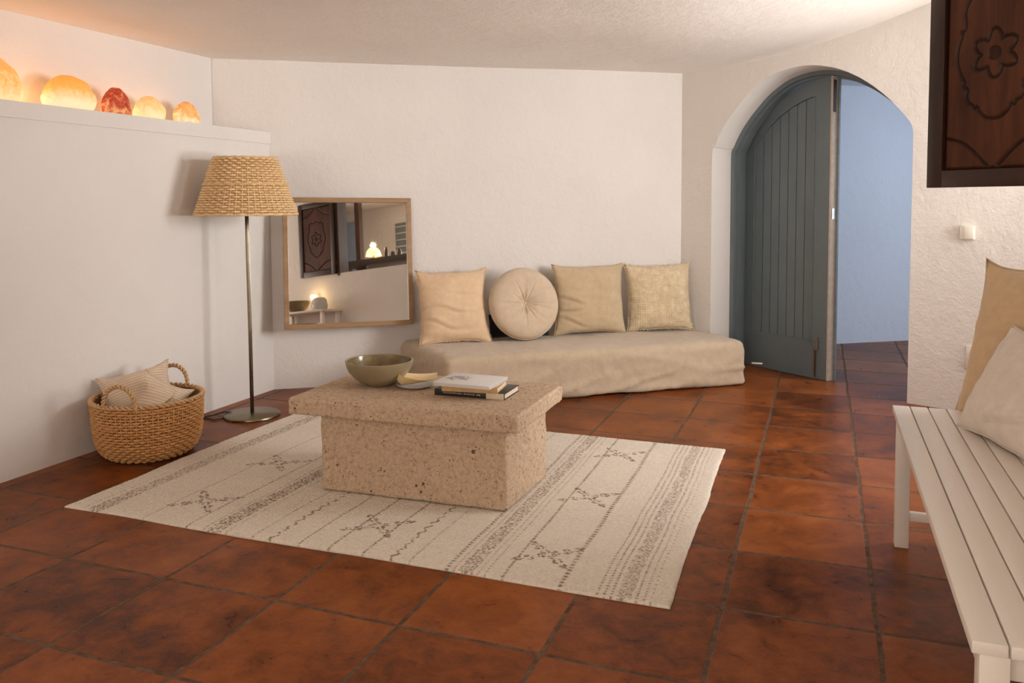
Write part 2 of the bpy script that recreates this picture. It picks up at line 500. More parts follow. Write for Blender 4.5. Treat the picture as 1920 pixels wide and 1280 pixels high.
# right wall with the pass-through above the bench, alcove and rear wall with their windows
RX0, RX1 = .75, .90
OY0, OY1, OZ0, OZ1 = 1.30, 3.10, 1.24, 2.17
def right_wall():
    bm = bmesh.new()
    add_box(bm, (RX0, -2.8, 0), (RX1, OY0, 2.6)); add_box(bm, (RX0, OY1, 0), (RX1, 3.36, 2.6))
    add_box(bm, (RX0, OY0, 0), (RX1, OY1, OZ0)); add_box(bm, (RX0, OY0, OZ1), (RX1, OY1, 2.6))
    bm_obj('wall_right', bm, M_wall_rough, kind='structure')
right_wall()
box('wall_alcove', (RX1, 3.21, 0), (3.2, 3.36, 2.6), M_wall, kind='structure')
def window_wall(name, axis, pos, th, a0, a1, b0, b1, z0, z1, mat):
    bm = bmesh.new()
    def bx(p0, p1, q0, q1):
        lo = (pos, p0, q0) if axis == 'x' else (p0, pos, q0); hi = (pos+th, p1, q1) if axis == 'x' else (p1, pos+th, q1)
        add_box(bm, lo, hi)
    bx(a0, b0, 0, 2.6); bx(b1, a1, 0, 2.6); bx(b0, b1, 0, z0); bx(b0, b1, z1, 2.6)
    bm_obj(name, bm, mat, kind='structure')
window_wall('wall_alcove_window', 'x', 1.90, .22, 3.36, 4.80, 3.44, 4.54, .93, 2.07, M_wall)
window_wall('wall_front', 'y', -2.8, .2, -3.85, 3.2, -2.6, .6, .6, 2.08, M_wall)

# kitchen seen in the mirror through the pass-through
window_wall('wall_kitchen', 'x', 2.95, .2, -2.8, 3.3, 1.5, 2.3, 1.0, 2.0, M_wall)

# ------------------------------------------------------------------ arched double door
def inset_arch(k, zoff=0):
    c = .8915; pts = []
    for s, z in ARCH:
        f = (s-c)/.6515
        zz = z
        if z > 1.5: zz = z-k*math.sqrt(max(0, 1-f*f))**.7
        pts.append((s-k*max(-1, min(1, f*1.0)) if abs(f) > .98 else s-k*f, zz))
    return pts
def arch_band(outer, inner, d0, d1):
    vs = []; fs = []
    n = len(outer)
    for (a, b) in zip(outer, inner):
        vs += [arch(a[0], d0, a[1]), arch(b[0], d0, b[1]), arch(b[0], d1, b[1]), arch(a[0], d1, a[1])]
    for i in range(n-1):
        for k in range(4):
            fs.append((4*i+k, 4*i+(k+1) % 4, 4*i+4+(k+1) % 4, 4*i+4+k))
    fs += [(0, 1, 2, 3), tuple(4*(n-1)+k for k in (3, 2, 1, 0))]
    return vs, fs
def door():
    root = bpy.data.objects.new('door_1', None); link(root); root['kind'] = 'structure'
    o = mesh('door_frame', *arch_band(inset_arch(-.004), inset_arch(.028), .27, .46), M_door, root); auto_smooth(o, .5)
    o2 = mesh('frame_stop', *arch_band(inset_arch(.026), inset_arch(.044), .305, .40), M_door, root); auto_smooth(o2, .5)
    # the leaf, in its own plane: t along, z up, e thickness away from the room
    H = Vector((-.535, 6.238, 0)); E = Vector((.043, 5.811, 0)); LU = (E-H).normalized(); LN = Vector((-LU.y, LU.x, 0)); Wd = (E-H).length
    TOPP = [(0, 1.56), (.03, 1.625), (.10, 1.722), (.2, 1.822), (.3, 1.895), (.4, 1.948), (.5, 1.985), (.6, 2.006), (.69, 2.014), (Wd, 2.014)]
    def top(t):
        for (a, za), (b, zb) in zip(TOPP, TOPP[1:]):
            if t <= b: return za+(zb-za)*(t-a)/(b-a)
        return TOPP[-1][1]
    def P(t, e, z): return H+LU*t+LN*e+Vector((0, 0, z))
    def slab(name, t0, t1, zb, zt, e0, e1, mat, par, n=18):
        vs = []; fs = []
        for i in range(n+1):
            t = t0+(t1-t0)*i/n
            z0 = zb(t) if callable(zb) else zb; z1 = zt(t) if callable(zt) else zt
            vs += [P(t, e0, z0), P(t, e1, z0), P(t, e1, z1), P(t, e0, z1)]
        for i in range(n):
            for k in range(4): fs.append((4*i+k, 4*i+(k+1) % 4, 4*i+4+(k+1) % 4, 4*i+4+k))
        fs += [(0, 1, 2, 3), tuple(4*n+k for k in (3, 2, 1, 0))]
        o = mesh(name, vs, fs, mat, par)
        bm = bmesh.new(); bm.from_mesh(o.data); bmesh.ops.recalc_face_normals(bm, faces=bm.faces); bm.to_mesh(o.data); bm.free()
        return o
    Z0 = .003
    leaf = slab('door_leaf', 0, Wd-.012, Z0, lambda t: top(t)-.02, .018, .044, M_door, root)       # the recessed core
    rail = lambda t: top(t)-.095
    # stiles, bottom rail and arched head
    slab('stile', 0, .072, Z0, top, 0, .05, M_door, leaf)
    slab('stile', Wd-.130, Wd-.012, Z0, top, 0, .05, M_door, leaf)
    slab('bottom_rail', .072, Wd-.130, Z0, .245, 0, .05, M_door, leaf)
    slab('arched_rail', .072, Wd-.130, lambda t: top(t)-.105, top, 0, .05, M_door, leaf)
    # beads
    slab('bead', .072, .082, .245, lambda t: top(t)-.105, -.004, .03, M_door, leaf)
    slab('bead', Wd-.140, Wd-.130, .245, lambda t: top(t)-.105, -.004, .03, M_door, leaf)
    slab('bead', .072, Wd-.130, .245, .257, -.004, .03, M_door, leaf)
    # tongue and groove boards
    n = 7; b0, b1 = .082, Wd-.140; wd = (b1-b0)/n
    for i in range(n):
        slab('board', b0+i*wd+.0025, b0+(i+1)*wd-.0025, .257, lambda t: top(t)-.108, .010, .02, M_door, leaf, 6)
    slab('leaf_edge', Wd-.012, Wd, Z0, top, -.002, .05, M_edge, leaf, 2)
    slab('astragal', Wd-.008, Wd+.016, Z0, top, .05, .064, M_hall_paint, leaf, 2)
    # bolts
    slab('foot_bolt', Wd-.098, Wd-.074, .20, .285, -.012, 0, M_metal, leaf, 2)
    slab('bolt_rod', Wd-.103, Wd-.095, .015, .22, -.010, 0, M_rust, leaf, 2)
    slab('bolt_knob', Wd-.094, Wd-.080, .215, .25, -.026, -.01, M_metal, leaf, 2)
    slab('top_bolt', Wd-.001, Wd+.004, 1.78, 1.99, .008, .034, M_cable, leaf, 2)
    slab('lock_strike', Wd-.001, Wd+.004, 1.08, 1.15, .008, .034, M_metal, leaf, 2)
M_hall_paint = simple('pale_blue_paint', (.20, .235, .26), .45)
door()

# ------------------------------------------------------------------ cushions
def pillow_data(w, h, d, seed=0, pinch=.06, n=44, wr=1.0, ear=.0, folds=()):
    """square cushion: X width, Y height, Z thickness, centred"""
    vs = []; fs = []
    R = random.Random(seed); off = Vector((R.random()*50, R.random()*50, R.random()*50))
    idx = {}
    for side in (1, -1):
        for j in range(n+1):
            for i in range(n+1):
                u = -1+2*i/n; v = -1+2*j/n
                border = i in (0, n) or j in (0, n)
                if border and side == -1:
                    idx[(side, i, j)] = idx[(1, i, j)]; continue
                px = 1-pinch*(1-v*v)**1.2*1.0*abs(u)**3
                py = 1-pinch*(1-u*u)**1.2*abs(v)**3
                e = 1+ear*(abs(u)**6*abs(v)**6)
                x = u*w/2*px*e; y = v*h/2*py*e
                th = ((1-abs(u)**2.4)**.55*(1-abs(v)**2.4)**.55)
                z = side*d/2*th
                q = Vector((x*7, y*7, side*3))+off
                z += side*wr*.010*noise.noise(q)*th**.5
                q2 = Vector((x*5+y*3, y*24, side*5))+off
                z += side*wr*.006*noise.noise(q2)*(1-th*.4)*(0 if border else 1)
                for (fx, fy, ang, ln, dp) in folds:
                    dx, dy = u-fx, v-fy
                    a = dx*math.cos(ang)+dy*math.sin(ang); b = -dx*math.sin(ang)+dy*math.cos(ang)
                    b += .05*math.sin(a*5)
                    k = math.exp(-(a/ln)**4)*(math.exp(-(b/.035)**2)-.5*math.exp(-((b-.08)/.07)**2))
                    z -= side*1.7*dp*k*min(1, th*2)
                x += .004*noise.noise(Vector((y*9, seed, side))); y += .004*noise.noise(Vector((x*9, seed+4, side)))
                idx[(side, i, j)] = len(vs); vs.append(Vector((x, y, z)))
    for side in (1, -1):
        for j in range(n):
            for i in range(n):
                f = (idx[(side, i, j)], idx[(side, i+1, j)], idx[(side, i+1, j+1)], idx[(side, i, j+1)])
                fs.append(f if side == 1 else f[::-1])
    ring = [vs[idx[(1, i, 0)]] for i in range(n)]+[vs[idx[(1, n, j)]] for j in range(n)]+[vs[idx[(1, n-i, n)]] for i in range(n)]+[vs[idx[(1, 0, n-j)]] for j in range(n)]
    return vs, fs, ring

def stand(o, base, face, lean, roll=0, h=0):
    """stand object (X width, Y height, Z front) with its bottom edge on base, facing `face`, leaning back"""
    f = Vector(face).normalized(); up = Vector((0, 0, 1))
    Y = up*math.cos(lean)-f*math.sin(lean); Z = f*math.cos(lean)+up*math.sin(lean); X = Y.cross(Z)
    m = Matrix((X, Y, Z)).transposed().to_4x4() @ Matrix.Rotation(roll, 4, 'Z')
    m.translation = Vector(base)+Y*h/2
    o.matrix_world = m

def fringe_data(ring, ln, step=1, seed=1, rad=.0012):
    R = random.Random(seed); mb = MB()
    n = len(ring)
    for i in range(0, n, step):
        for k in range(2):
            p = ring[i].lerp(ring[(i+1) % n], R.random())
            d = Vector((p.x, p.y, 0)); ax = abs(p.x); ay = abs(p.y)
            d = Vector((math.copysign(1, p.x), 0, 0)) if ax > ay else Vector((0, math.copysign(1, p.y), 0))
            d = (d+Vector((R.uniform(-.5, .5), R.uniform(-.5, .5), R.uniform(-.5, .5)))).normalized()
            L = ln*R.uniform(.6, 1.2)
            mb.add(tube_data([p-d*.004, p+d*L*.5, p+d*L+Vector((0, 0, R.uniform(-.3, .3)*L))], [rad, rad, rad*.6], 4))
    return mb.v, mb.f

def cushion(name, label, w, h, d, mat, base, face, lean, roll=0, seed=0, fringe=0, seam=True, group=None, **kw):
    t = bpy.data.objects.new(name, None); link(t); tag(t, label, 'cushion', group); t.empty_display_size = .1
    vs, fs, ring = pillow_data(w, h, d, seed, **kw)
    o = mesh('cover', vs, fs, mat, t, True)
    if seam:
        tube('seam', ring, .0028, mat, o, 5, True)
    if fringe:
        mesh('fringe', *fringe_data(ring, fringe, 1, seed), mat, o, True)
    stand(t, base, face, lean, roll, h)
    return t

def round_cushion():
    D, T = .468, .125
    t = bpy.data.objects.new('round_cushion', None); link(t); t.empty_display_size = .1
    tag(t, 'round sand coloured cushion with a tufted centre, standing on the beige daybed', 'cushion')
    vs = []; fs = []; nr, na = 40, 144
    R = random.Random(3)
    creases = [(R.uniform(0, 2*PI), R.uniform(.25, .95), R.uniform(.004, .009)) for _ in range(26)]
    def prof(r, a, side):
        k = min(1, r)
        z = T/2*(1-k**5)**.5
        z *= (1-.72*math.exp(-(r/.16)**1.3))
        z += .006*noise.noise(Vector((math.cos(a)*r*3, math.sin(a)*r*3, side*4+7)))*(1-k)
        for (ca, ln, dp) in creases:
            da = (a-ca+PI) % (2*PI)-PI
            wd = .02+.035*r
            if r < ln: z -= dp*math.exp(-(da*r/wd*1.6)**2)*(1-(r/ln)**2)*min(1, r*5)
        return z
    for side in (1, -1):
        base = len(vs)
        for i in range(nr+1):
            r = i/nr
            for k in range(na):
                a = 2*PI*k/na
                vs.append((r*D/2*math.cos(a), r*D/2*math.sin(a), side*prof(r, a, side)))
        for i in range(nr):
            for k in range(na):
                f = (base+i*na+k, base+(i+1)*na+k, base+(i+1)*na+(k+1) % na, base+i*na+(k+1) % na)
                fs.append(f if side == 1 else f[::-1])
    o = mesh('cover', vs, fs, M_rnd, t, True)
    bm = bmesh.new(); bm.from_mesh(o.data); bmesh.ops.remove_doubles(bm, verts=bm.verts, dist=2e-4); bm.to_mesh(o.data); bm.free()
    ring = [(D/2*math.cos(2*PI*k/90), D/2*math.sin(2*PI*k/90), 0) for k in range(90)]
    tube('piping', ring, .004, M_rnd, o, 6, True)
    b = lathe('tuft_button', [(0, .006), (.008, .005), (.012, 0), (.008, -.004), (0, -.005)], M_rnd, t, 16)
    b.location = (0, 0, T/2*.30)
    return t

# ------------------------------------------------------------------ daybed
def evaluated(o):
    dg = bpy.context.evaluated_depsgraph_get(); dg.update()
    me = bpy.data.meshes.new_from_object(o.evaluated_get(dg))
    old = o.data; o.modifiers.clear(); o.data = me; me.name = old.name
    return o
def soft_block(name, poly, z0, z1, bev, vox, mat, parent, disp, smooth_it=6, seed=0):
    n = len(poly); bm = bmesh.new()
    b = [bm.verts.new((p[0], p[1], z0)) for p in poly]; t = [bm.verts.new((p[0], p[1], z1)) for p in poly]
    bm.faces.new(b[::-1]); bm.faces.new(t)
    for i in range(n): bm.faces.new((b[i], b[(i+1) % n], t[(i+1) % n], t[i]))
    bmesh.ops.recalc_face_normals(bm, faces=bm.faces)
    es = [e for e in bm.edges if not (abs(e.verts[0].co.z-z0) < 1e-6 and abs(e.verts[1].co.z-z0) < 1e-6)] if bev > .02 else list(bm.edges)
    bmesh.ops.bevel(bm, geom=es, offset=bev, segments=5, profile=.5, affect='EDGES')
    o = bm_obj(name, bm, mat, parent)
    r = o.modifiers.new('r', 'REMESH'); r.mode = 'VOXEL'; r.voxel_size = vox
    s = o.modifiers.new('s', 'SMOOTH'); s.iterations = smooth_it; s.factor = .5
    evaluated(o)
    me = o.data; m = len(me.vertices)
    co = np.empty(m*3); me.vertices.foreach_get('co', co); co = co.reshape(-1, 3)
    no = np.array([v.normal[:] for v in me.vertices])
    d = np.array([disp(Vector(c), Vector(k)) for c, k in zip(co, no)])
    co = co+no*d[:, None]
    co[:, 2] = np.maximum(co[:, 2], z0)
    me.vertices.foreach_set('co', co.ravel()); me.update()
    me.polygons.foreach_set('use_smooth', [True]*len(me.polygons))
    return o

def daybed():
    t = thing('daybed', 'low built-in daybed under a beige linen cover along the back wall', 'sofa', (-1.6, 5.1, 0))
    def L(p): return (p[0]+1.6, p[1]-5.1)
    bl = back(.815, .003, 0); br = back(2.835, .003, 0)
    poly = [L((-2.045, 4.285)), L((-1.508, 4.700)), L((-.443, 5.513)), L((-.735, 5.828)), L(br), L(bl)]
    def disp(p, n):
        side = max(0, 1-abs(n.z)*1.4)
        q = p*1.0
        v = .011*noise.noise(q*4.0)
        low = max(0, .24-p.z)/.24
        # diagonal drag folds of the hanging cloth
        rd = 1-abs(noise.noise(Vector((p.x*3.0-p.z*7, p.y*3.0+p.z*5, p.z*4+9))))
        v += side*.020*(rd**5-.4)*(.35+low)
        v += side*(.012*noise.noise(Vector((p.x*3.2-p.z*9, p.y*3.2+p.z*5, p.z*3)))+.012*low*noise.noise(Vector((p.x*5, p.y*5, 2+p.z*16))))
        v += .0035*noise.noise(q*17)
        v += side*.012*low*low
        return v
    o = soft_block('linen_cover', poly, .004, .30, .055, .016, M_sofa, t, disp)
    hem = [Vector((*L((-2.045+.0, 4.285)), .012)), ]
    box('cover_tie', (1.165, .565, .115), (1.235, .575, .124), M_cream, o, .002)
    return t
daybed()

FB = BN
def on_wall(u, d, z=.312): return back(u, d, z)
cushion('square_cushion', 'peach linen cushion with a frayed edge at the left end of the daybed', .43, .455, .15, M_pal, on_wall(1.155, .30), FB, math.radians(17), .02, 11, fringe=.012, pinch=.03, ear=.10, wr=1.5, group='square cushions on the daybed',
        folds=((-.1, -.15, -.12, .8, .010), (-.4, -.55, -.25, .45, .008), (.2, .3, .1, .4, .005)))
rc = round_cushion(); stand(rc, on_wall(1.62, .33), FB+Vector((.10, 0, 0)), math.radians(14), .15, .468)
cushion('square_cushion', 'plain tan linen cushion between the round cushion and the woven cushion', .49, .46, .15, M_tan, on_wall(2.105, .17), FB, math.radians(9), .0, 23, pinch=.05, ear=.05, wr=1.3, group='square cushions on the daybed',
        folds=((-.55, -.05, -.15, .3, .010), (-.6, -.35, .25, .3, .010), (-.5, -.7, -.3, .4, .008)))
cushion('square_cushion', 'straw coloured woven cushion with fringed edges in the corner of the daybed', .435, .445, .14, M_nub, on_wall(2.62, .135), (FB-AU*.25), math.radians(7), .03, 37, fringe=.014, pinch=.03, ear=.08, wr=.8, group='square cushions on the daybed')
cushion('dark_gap_filler', 'added black filler for the dark gaps behind the round cushion on the daybed', .40, .15, .08, M_black, on_wall(1.60, .20), FB, math.radians(6), 0, 5, pinch=.02)  # black cushion shape added to fill the dark gaps between the cushions

# ------------------------------------------------------------------ coffee table
def table():
    t = thing('coffee_table', 'low coffee table of pitted travertine stone standing on the rug', 'table', (-1.52, 3.09, .014))
    def dsp(p, n):
        return (.003*noise.noise(p*9)+.003*noise.noise(p*40)+.0015*noise.noise(p*90))*(1-.75*max(0, n.z))
    def L(a): return [(x+1.52, y-3.09) for x, y in a]
    soft_block('pedestal', L([(-1.93, 2.855), (-1.118, 2.885), (-1.105, 3.33), (-1.92, 3.33)]), 0, .322, .007, .006, M_stone, t, dsp, 1)
    soft_block('tabletop', L([(-2.045, 2.800), (-1.055, 2.835), (-1.056, 3.410), (-2.055, 3.385)]), .320, .390, .006, .006, M_stone, t, dsp, 1)
table()
TZ = .404

# ------------------------------------------------------------------ things on the table
def bowl():
    t = thing('bowl', 'wide olive green glazed bowl on the stone table', 'bowl', (-1.812, 3.138, TZ))
    lathe('body', [(0, .004), (.048, .004), (.052, 0), (.058, 0), (.062, .004), (.085, .016), (.112, .036), (.132, .062), (.143, .086), (.1475, .104), (.1470, .109), (.1435, .110), (.1405, .106)], M_olive, t, 64)
    lathe('glazed_inside', [(.1410, .1065), (.136, .088), (.124, .062), (.102, .036), (.075, .020), (.045, .012), (0, .010)], M_olive_in, t, 64)
bowl()
def saucer():
    t = thing('saucer', 'small white saucer under the pale yellow leaf dish, between bowl and books', 'plate', (-1.640, 3.145, TZ))
    lathe('body', [(0, .002), (.040, .002), (.043, 0), (.048, .001), (.068, .008), (.080, .013), (.081, .015), (.078, .0155), (.062, .010), (.045, .0055), (0, .005)], M_white, t, 48)
saucer()
def leaf_dish():
    # a scoop: closed rounded end at the left, flaring open into a flat lip at the right
    n, m = 26, 26; vs = []; fs = []
    def P(u, v, off):
        w_ = (.020+.050*math.sin(min(1, u*1.15)*PI/2)**.8)*(1-.12*u)
        h_ = .046*(1-u)**1.1+.004
        y = w_*v; k = abs(v)**2.2
        z = .004+h_*k+.026*u**2.2+(.034*(1-min(1, u/.16))**2)*(1-k)
        x = -.080+.175*u-.012*(1-min(1, u/.2))*k*-1
        y += .030*u*u
        return Vector((x, y, z+off))
    for off in (0, .003):
        for j in range(m+1):
            for i in range(n+1): vs.append(P(i/n, -1+2*j/m, off))
    K = (n+1)*(m+1)
    for j in range(m):
        for i in range(n):
            a = j*(n+1)+i
            fs.append((a, a+n+1, a+n+2, a+1)); fs.append((K+a, K+a+1, K+a+n+2, K+a+n+1))
    for i in range(n):
        fs.append((i, i+1, K+i+1, K+i)); q = m*(n+1)+i; fs.append((q+1, q, K+q, K+q+1))
    for j in range(m):
        q = j*(n+1); fs.append((q+n+1, q, K+q, K+q+n+1)); q += n; fs.append((q, q+n+1, K+q+n+1, K+q))
    o = mesh('leaf_dish', vs, fs, M_leaf, None, True)
    bm = bmesh.new(); bm.from_mesh(o.data); bmesh.ops.recalc_face_normals(bm, faces=bm.faces); bm.to_mesh(o.data); bm.free()
    auto_smooth(o, .8)
    o.location = (-1.640, 3.138, TZ+.008); o.rotation_euler = (0, 0, .42)
    tag(o, 'pale yellow wooden dish folded like a leaf, lying on the white saucer', 'dish')
leaf_dish()

def book(name, label, loc, rz, w, d, h, mcov, mspine, tk=.003):
    t = thing(name, label, 'book', loc, rz, 'books on the stone table')
    box('back_cover', (-w/2, -d/2, 0), (w/2, d/2, tk), mcov, t, .0008)
    box('front_cover', (-w/2, -d/2, h-tk), (w/2, d/2, h), mcov, t, .0008)
    box('spine', (-w/2, -d/2-.001, 0), (w/2, -d/2+.003, h), mspine, t, .0008)
    box('pages', (-w/2+.004, -d/2+.003, tk), (w/2-.004, d/2-.004, h-tk), M_page, t)
    return t
b1 = book('book', 'black hardcover book with pale lettering on its spine, lowest of the three books', (-1.345, 3.135, TZ), .015, .31, .175, .026, M_bblk, M_bblk)
box('spine_label', (.075, -.0895, .0005), (.152, -.0872, .0255), M_page, b1.children[2], .0005)
def lettering():
    mb = []; bm = bmesh.new(); R = random.Random(4); x = -.115
    while x < .045:
        ww = R.choice((.003, .004, .005))
        if R.random() > .14:
            add_box(bm, (x, -.0892, .010), (x+.0012, -.0884, .016))
            add_box(bm, (x, -.0892, R.choice((.0100, .0125, .0148))), (x+ww, -.0884, R.choice((.0112, .0137, .0160))))
        x += ww+.0022
    bm_obj('spine_lettering', bm, M_page, b1.children[2])
lettering()
book('book', 'tan hardcover book in the middle of the three books on the stone table', (-1.345, 3.112, TZ+.026), .13, .235, .17, .022, M_btan, M_btan)
def top_book():
    t = thing('book', 'white softcover book with a grey drawing on its cover, topmost of the three', 'book', (-1.357, 3.100, TZ+.048), -.02, 'books on the stone table')
    box('pages', (-.124, -.098, 0), (.124, .098, .013), M_white, t, .001)
    c = box('front_cover', (-.126, -.100, .013), (.126, .100, .0155), M_print, t, .0008)
M_print = None
def print_mat():
    t = NT('printed_cover'); v = t.obj()
    x = t.n('ShaderNodeSeparateXYZ'); t.l(v, x.inputs[0])
    n = t.noise(v, 26, 5, .6, 1.2)
    dx = t.math('ADD', x.outputs[0], .055); dy = t.math('SUBTRACT', x.outputs[1], .005)
    r = t.math('SQRT', t.math('ADD', t.math('MULTIPLY', dx, dx), t.math('MULTIPLY', t.math('MULTIPLY', dy, dy), 1.6)))
    m = t.math('LESS_THAN', r, t.math('MULTIPLY', n, .10))
    n2 = t.noise(v, 60, 3)
    m = t.math('MULTIPLY', m, t.math('GREATER_THAN', n2, .47))
    t.base(t.mix(m, (.70, .68, .66), (.22, .21, .21))); t.rough(.4)
    return t.m
M_print = print_mat()
top_book()

# ------------------------------------------------------------------ rug
def rug():
    x0, x1, y0, y1 = -2.795, -.405, 2.365, 4.02
    nx, ny = 640, 442
    X = np.linspace(0, 1, nx+1)[None, :].repeat(ny+1, 0); Y = np.linspace(0, 1, ny+1)[:, None].repeat(nx+1, 1)
    wx = x0+(x1-x0)*X; wy = y0+(y1-y0)*Y
    rs = np.random.RandomState(5)
    def wob(seed, k, t):
        r = np.random.RandomState(seed); s = 0
        for i in range(1, k): s = s+np.sin(t*i*2*PI*r.uniform(.6, 1.5)+r.uniform(0, 6))/i
        return s
    gx = wx + .0032*wob(1, 6, Y)*(X*2-1)+.002*wob(9, 24, Y)*(np.abs(X*2-1)**6)-.018*np.clip(Y-.0, 0, 1)*(X > 2) + (-.022*Y)*X**2
    gy = wy + .006*wob(2, 6, X)*(Y*2-1)+.0018*wob(8, 30, X)*(np.abs(Y*2-1)**8)
    gz = .012+.0016*wob(3, 5, X+Y)+.0007*rs.randn(ny+1, nx+1)
    edge = np.minimum(np.minimum(X*(x1-x0), (1-X)*(x1-x0)), np.minimum(Y*(y1-y0), (1-Y)*(y1-y0)))
    gz -= .007*np.exp(-(edge/.006))
    # colour: cream wool with woven bands running front to back
    cell = rs.rand(ny//2+2, nx//2+2)
    cellf = cell.repeat(2, 0).repeat(2, 1)[:ny+1, :nx+1]
    c1 = np.array([.83, .745, .635])
    ink = np.zeros_like(wx)
    def dash(period, duty, ph=0): return (((wy+ph)/period) % 1 < duty).astype(float)
    xw = wx+.0022*wob(21, 9, Y)
    def line(c, w, per=.016, duty=.62, a=.75):
        nonlocal ink
        m = np.clip(1.4-np.abs(xw-c)/(w/2), 0, 1)*dash(per, duty, c*3.1)*a
        ink = np.maximum(ink, m)
    def band(a0, a1, per=.012, a=.75):
        nonlocal ink
        m = ((xw > a0) & (xw < a1)).astype(float)
        ck = (((wy/per).astype(int)+((xw-a0)/.011).astype(int)) % 2)
        ink = np.maximum(ink, m*np.where(cellf > .38, ck, 1-ck)*a)
    def chain(c, w=.015, a=.7):
        nonlocal ink
        z = c+w/2*np.sign(np.sin(wy*2*PI/.052))*np.abs(np.sin(wy*2*PI/.052))
        m = (np.abs(xw-z) < .0055)*(cellf > .38)*a
        ink = np.maximum(ink, m)
    line(-2.700, .006, .02, .5, .5); band(-2.675, -2.605, .012, .62)
    line(-2.398, .0065, .014, .7, .6); line(-2.184, .008, .018, .75, .75)
    line(-2.105, .006, a=.6); band(-2.09, -2.025, .013, .75); line(-2.004, .006, .012, .5, .6)
    line(-1.888, .007, .014, .6, .7); chain(-1.812); line(-1.694, .008, .016, .7, .75); line(-1.575, .009, .02, .75, .8)
    line(-1.442, .009, .02, .75, .8); chain(-1.333); line(-1.266, .006, .014, .6, .65)
    line(-1.128, .014, .02, .6, .7); line(-1.103, .006, .012, .5, .6); band(-1.088, -1.035, .011, .62); line(-1.018, .006, .01, .5, .6); line(-.995, .006, .02, .5, .6)
    line(-.935, .010, .022, .75, .7); line(-.745, .016, .022, .66, .7)
    for c in (-.625, -.603, -.582): line(c, .007, .018, .6, .7)
    band(-.566, -.520, .010, .55); line(-.505, .007, .014, .6, .7); line(-.482, .006, .018, .5, .6); line(-.462, .005, .03, .4, .5)
    # leaf stars
    def star(cx, cy, R, rot=0, arms=((.62, 1), (2.35, .9), (3.75, 1), (5.5, .9))):
        nonlocal ink
        dx = wx-cx; dy = wy-cy
        for a, L in arms:
            a += rot
            t = dx*math.cos(a)+dy*math.sin(a); b = -dx*math.sin(a)+dy*math.cos(a)
            k = t/(R*L)
            kk = np.clip(k, 0, 1); wd = .004+.021*np.abs(np.sin(kk*PI*3.0))*np.sin(kk*PI)**.6*(1-.35*kk)
            m = (k > .08) & (k < 1) & (np.abs(b) < wd) & ((np.abs(b) > .0035) | (k > .8))
            ink = np.maximum(ink, m*(cellf > .30)*.72)
    for (cx, cy, r) in ((-2.29, 2.585, .15), (-2.315, 3.09, .15), (-2.30, 3.68, .15), (-1.515, 2.60, .14), (-1.50, 3.78, .14), (-.848, 2.585, .135), (-.86, 3.155, .135), (-.865, 3.75, .135)):
        star(cx, cy, r, .03*math.sin(cy*20))
    wool = 1-.13*(cellf-.5)-.05*rs.rand(ny+1, nx+1)+.03*wob(31, 12, Y*2)*.4
    rgb = c1[None, None]*wool[..., None]
    dk = np.array([.19, .115, .065])
    spk = (rs.rand(ny+1, nx+1) > .992)*.35
    ink = np.clip(np.maximum(ink*(.98+.6*(cellf-.5)), spk), 0, .95)
    rgb = rgb*(1-ink[..., None])+dk*ink[..., None]
    T = np.stack([gx, gy, gz], -1).reshape(-1, 3)
    nv = (nx+1)*(ny+1)
    ii = np.arange(nv).reshape(ny+1, nx+1)
    F = np.stack([ii[:-1, :-1], ii[:-1, 1:], ii[1:, 1:], ii[1:, :-1]], -1).reshape(-1, 4)
    bd = np.concatenate([ii[0, :-1], ii[:-1, -1], ii[-1, :0:-1], ii[:0:-1, 0]])
    low = T[bd].copy(); low[:, 2] = .0008
    V = np.concatenate([T, low]); nb = len(bd); lo = nv+np.arange(nb)
    nxt = np.roll(np.arange(nb), -1)
    F2 = np.stack([bd, lo, lo[nxt], bd[nxt]], -1)
    F = np.concatenate([F, F2])
    me = bpy.data.meshes.new('rug')
    me.vertices.add(len(V)); me.vertices.foreach_set('co', V.ravel())
    me.loops.add(F.size); me.loops.foreach_set('vertex_index', F.ravel().astype(np.int32))
    me.polygons.add(len(F)); me.polygons.foreach_set('loop_start', np.arange(0, F.size, 4, dtype=np.int32))
    me.update(calc_edges=True); me.validate()
    ca = me.color_attributes.new('wool', 'FLOAT_COLOR', 'POINT')
    C = np.ones((len(V), 4)); C[:nv, :3] = rgb.reshape(-1, 3); C[nv:, :3] = c1*.8
    ca.data.foreach_set('color', C.ravel())
    t = NT('rug_wool'); at = t.n('ShaderNodeVertexColor', layer_name='wool'); v = t.obj()
    t.base(at.outputs['Color']); t.rough(1.0); t.b.inputs['Specular IOR Level'].default_value = .05
    wv = t.n('ShaderNodeTexWave', wave_type='BANDS', bands_direction='Y'); wv.inputs['Scale'].default_value = 42; wv.inputs['Distortion'].default_value = 2.5; wv.inputs['Detail Scale'].default_value = 6
    t.l(v, wv.inputs[0])
    t.bump(t.math('ADD', wv.outputs['Fac'], t.noise(v, 170, 3)), .55, .004)
    me.materials.append(t.m)
    me.polygons.foreach_set('use_smooth', [True]*len(me.polygons))
    o = bpy.data.objects.new('rug', me); link(o)
    tag(o, 'cream woven wool rug with brown stripes and leaf stars under the stone table', 'rug')
rug()

